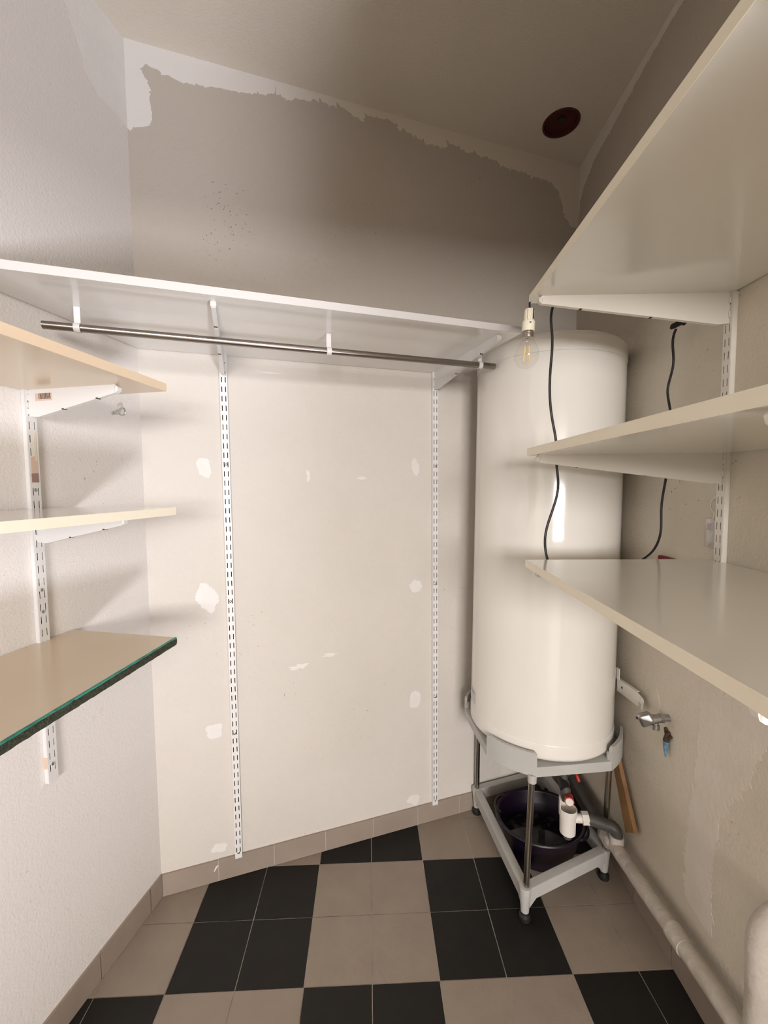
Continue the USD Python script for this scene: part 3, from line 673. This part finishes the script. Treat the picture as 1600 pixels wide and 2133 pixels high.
obj('tee_collar', cyl((vq[0]+.003, vq[1], .225), (vq[0]+.003, vq[1], .262), .0272, 26), 'pipe_painted', dp)
gpath = [R3(.335, OFF, .164), R3(.60, OFF-.012, .150), R3(.76, OFF-.014, .145)]
obj('grey_section', tube(gpath, .022, 22), 'pvc_grey', dp, label='unpainted grey plastic section behind the stand')
ic = trimesh.creation.icosphere(3, 1.0); v = ic.vertices.copy()
v *= np.array([.030, .042, .028])*(1+.22*meshkit.noise(v*2.2, 2)[:, None]); ic.vertices = v; ic.apply_translation(R3(.325, OFF+.003, .166))
obj('cement_joint', ic, 'cement', dp, smooth=60, label='lumpy cement around the pipe joint')

pk = thing('wood_offcut', 'thin brown wood offcut leaning against the right wall behind the stand', 'wood board', R3(.30, .020, 0), aR)
pq = Polygon([(-.074, .272), (-.024, .230), (.125, .52), (.085, .52)])
obj('board', xform(ext(pq, .014), (1, 0, 0), (0, 0, 1), (0, -1, 0), (0, .007, 0)), 'wood', pk, smooth=False)

# ------------------------------------------------------------------ right wall: angle valve, cut pipe stub, red cap, bag on a zip tie
KT = 1.2
tp = thing('angle_valve', 'chrome angle valve on the right wall above the cut pipe stub', 'tap', R3(.112, .000, .744), aR)
_obj = obj
def obj(name, mesh, mat, parent=None, smooth=30, label=None):      # the valve is drawn slightly small above: scale it here
    if isinstance(mesh, list): mesh = trimesh.util.concatenate(mesh)
    mesh.apply_scale(KT); return _obj(name, mesh, mat, parent, smooth, label)
obj('wall_tail', cyl((0, -.01, 0), (0, .020, -.001), .0085, 20), 'chrome', tp)
obj('hex_nut', cyl((0, .014, -.001), (0, .024, -.001), .0115, 6), 'chrome', tp, smooth=False)
obj('valve_body', cyl((0, .02, -.001), (.002, .046, -.006), .0098, 20, .0125), 'chrome', tp)
hd = hull_spheres([((.002, .046, -.005), .0125), ((.006, .066, -.002), .010), ((.004, .060, -.020), .007), ((.003, .052, .004), .010)])
obj('handle', hd, 'chrome', tp)
obj('handle_screw', cyl((.0062, .070, -.004), (.0068, .0775, -.0045), .0035, 12), 'hole_dark', tp)
obj('outlet', [cyl((.001, .032, -.008), (.001, .033, -.028), .0075, 18), cyl((.001, .033, -.018), (.001, .033, -.030), .0098, 18)], 'chrome', tp)
obj = _obj
ps = thing('pipe_stub', 'rusty cut pipe stub with blue tape on the right wall below the angle valve', 'pipe stub', R3(.106, 0, .700), aR)
obj('stub', [hull_spheres([((.0, .004, -.002), .0075), ((-.001, .010, -.022), .0085)]), hull_spheres([((.012, .004, .006), .005), ((.006, .006, -.004), .005)]), hull_spheres([((-.012, .004, -.006), .0045), ((-.004, .008, -.018), .005)])], 'rust', ps)
obj('blue_tape', hull_spheres([((.0, .010, -.030), .0085), ((.001, .010, -.050), .006), ((-.003, .011, -.076), .0018)]), 'blue_tape', ps, label='pointed wrap of blue tape')
rc = obj('red_cap', R3(.0, .0, 0)[None, :].size and xform(rbox(-.040, .040, -.004, .012, 0, .040, .003), [*tR, 0], [*nR, 0], (0, 0, 1), R3(.135, 0, 1.197)), 'red_brown'); tag(rc, 'dark red plastic cap on the right wall behind the shiny shelf', 'cap')

bg = thing('tagged_bag', 'small clear bag with printed card hanging by a zip tie beside the right rail', 'bag', R3(-.045, .0, 1.33), aR)
a = np.linspace(0, 2*math.pi, 33)
obj('zip_tie', tube(np.stack([-.010+.019*np.cos(a), .010+0*a, .075+.021*np.sin(a)], 1), .0016, 8, caps=False), 'clear_strip', bg)
obj('zip_tail', hull_spheres([((-.006, .010, .055), .003), ((-.002, .010, .036), .0028)]), 'clear_strip', bg)
obj('pouch', rbox(-.018, .026, .006, .014, -.038, .040, .003), 'bag_plastic', bg)
obj('card', box(-.016, .014, .009, .0105, -.034, .026), 'bag_card', bg, smooth=False)
obj('card_corner', box(.006, .0175, .0092, .0112, .008, .026), 'bag_pink', bg, smooth=False)

# ------------------------------------------------------------------ black cable looping behind the right shelf ends
pc = thing('power_cable', 'thin black cable hanging past the right shelf ends in a loop', 'cable', (0, 0, 0))
cp = [(.500, 1.118, 1.950), (.492, 1.130, 1.93), (.492, 1.130, 1.856), (.489, 1.130, 1.768), (.489, 1.130, 1.692), (.498, 1.130, 1.628), (.508, 1.130, 1.575), (.510, 1.130, 1.519), (.516, 1.130, 1.46), (.503, 1.130, 1.395), (.484, 1.130, 1.329), (.483, 1.130, 1.289), (.494, 1.132, 1.245),
      (.56, 1.19, 1.180), (.68, 1.27, 1.150), (.80, 1.30, 1.172), (.866, 1.293, 1.219), (.863, 1.229, 1.269), (.861, 1.206, 1.315), (.861, 1.206, 1.387), (.860, 1.190, 1.478), (.860, 1.180, 1.58), (.860, 1.182, 1.668), (.861, 1.197, 1.732), (.860, 1.177, 1.795), (.860, 1.180, 1.875), (.859, 1.170, 1.890)]
obj('cord', tube(spline(cp, 260), .0033, 10), 'black_rubber', pc)
obj('hook_end', tube(spline([(.500, 1.118, 1.950), (.510, 1.090, 1.957), (.52, 1.04, 1.9520), (.53, .98, 1.9505)], 20), .0033, 10), 'black_rubber', pc)
cq = np.array([.859, 1.163, 1.897])
obj('connector', [hull_spheres([(cq+(-.010, .004, .0), .0075), (cq+(.008, -.004, .008), .007)]), hull_spheres([(cq+(.012, -.006, .003), .005), (cq+(.018, -.01, .010), .004)]), hull_spheres([(cq+(-.014, .004, -.004), .005), (cq+(.002, .004, .010), .005)])], 'black_rubber', pc)

# ------------------------------------------------------------------ bare filament bulb hanging from the corner of the top right shelf
bb = np.array([.4055, 1.082, 0]); 
bl_ = thing('hanging_bulb', 'clear filament bulb in a cream socket hanging from the top right shelf corner', 'light bulb', (bb[0], bb[1], 1.79), math.radians(0))
tilt = trimesh.transformations.rotation_matrix(math.radians(3), (0, 1, 0))
def tl(m): m.apply_transform(tilt); return m
gp = [(0, -.0330), (.008, -.0320), (.016, -.0285), (.0235, -.0205), (.0285, -.0095), (.0300, .0010), (.0285, .0120), (.0245, .0225), (.0195, .0310), (.0160, .0385), (.0150, .046)]
from scipy.interpolate import CubicSpline
gp = np.array(gp); tt = np.linspace(0, 1, len(gp)); gs = CubicSpline(tt, gp)(np.linspace(0, 1, 40)); gs[0, 0] = 0
obj('glass', tl(lathe(gs, 48)), 'bulb_glass', bl_, smooth=True)
cap = [(0, .044), (.0135, .044)] + [(.0132+.0008*(k % 2), .046+k*.0022) for k in range(9)] + [(.011, .067), (0, .067)]
obj('screw_cap', tl(lathe(cap, 32)), 'nickel', bl_, smooth=30)
sock = [(0, .060), (.0150, .060), (.0158, .062), (.0158, .082), (.0148, .085), (.0125, .087), (.0122, .112), (.0108, .1145), (0, .1145)]
obj('socket', tl(lathe(sock, 32)), 'socket_cream', bl_, smooth=30)
obj('socket_rib', [tl(rbox(x-.0022, x+.0022, -.0140, -.009, .086, .1135, .0008)) for x in (-.006, .002)] , 'socket_cream', bl_)
obj('socket_slot', [tl(box(.0055, .0075, -.0128, -.009, .088, .1125)), tl(box(-.003, .001, -.0162, -.014, .0765, .079))], 'hole_dark', bl_, smooth=False)
obj('stem', tl(lathe([(0, .044), (.006, .044), (.0045, .034), (.0025, .028), (.002, .010), (.0009, .006), (.0009, -.018), (0, -.019)], 16)), 'bulb_glass', bl_, smooth=True)
for x, y in ((-.0080, -.003), (-.0035, .005), (.0045, -.005), (.0085, .003)):
    obj('filament', tl(cyl((x*1.15, y*1.2, -.017), (x*.8, y*.7, .024), .0012, 8)), 'filament', bl_)
obj('flex', tube(spline([(.0065, 0, .112), (.0068, .001, .122), (.0085, .006, .132), (.0140, .018, .139), (.0200, .0245, .1465), (.0240, .0235, .1560), (.034, .016, .1592), (.060, -.010, .1592)], 40), .0024, 10), 'black_rubber', bl_)
obj('flex_core', tube(spline([(.0025, -.002, .112), (.0045, -.002, .121), (.0075, -.001, .133)], 16), .0013, 8), 'black_rubber', bl_)


# ------------------------------------------------------------------ bodies given to the two unseen lights behind the viewer
up = thing('unseen_floor_panel', 'unseen flat panel behind the viewer, standing for sunlit floor that lights the upper walls', 'lamp', (SUN_X, SUN_Y, .0), math.radians(-SUN_ANG))
obj('housing', [rbox(-SUN_W/2-.02, SUN_W/2+.02, -SUN_D/2-.02, SUN_D/2+.02, 0, .009, .002)], 'lamp_black', up)
for a_, b_, c_, d_ in ((-SUN_W/2-.02, -SUN_W/2, -SUN_D/2-.02, SUN_D/2+.02), (SUN_W/2, SUN_W/2+.02, -SUN_D/2-.02, SUN_D/2+.02)):
    obj('rim', box(a_, b_, c_, d_, .009, .014), 'lamp_black', up, smooth=False)
wi = thing('window_1', 'unseen hall window behind the viewer, placed to light the back wall and heater', 'window', (WIN_X, -4.78, WIN_Z), 0, kind='structure')
for nm_, q_ in (('frame_post', (-WIN_W/2-.06, -WIN_W/2, -WIN_H/2-.06, WIN_H/2+.06)), ('frame_post', (WIN_W/2, WIN_W/2+.06, -WIN_H/2-.06, WIN_H/2+.06)),
                ('frame_rail', (-WIN_W/2, WIN_W/2, WIN_H/2, WIN_H/2+.06)), ('frame_rail', (-WIN_W/2, WIN_W/2, -WIN_H/2-.06, -WIN_H/2))):
    obj(nm_, box(q_[0], q_[1], -.015, .04, q_[2], q_[3]), 'white_steel', wi, smooth=False)
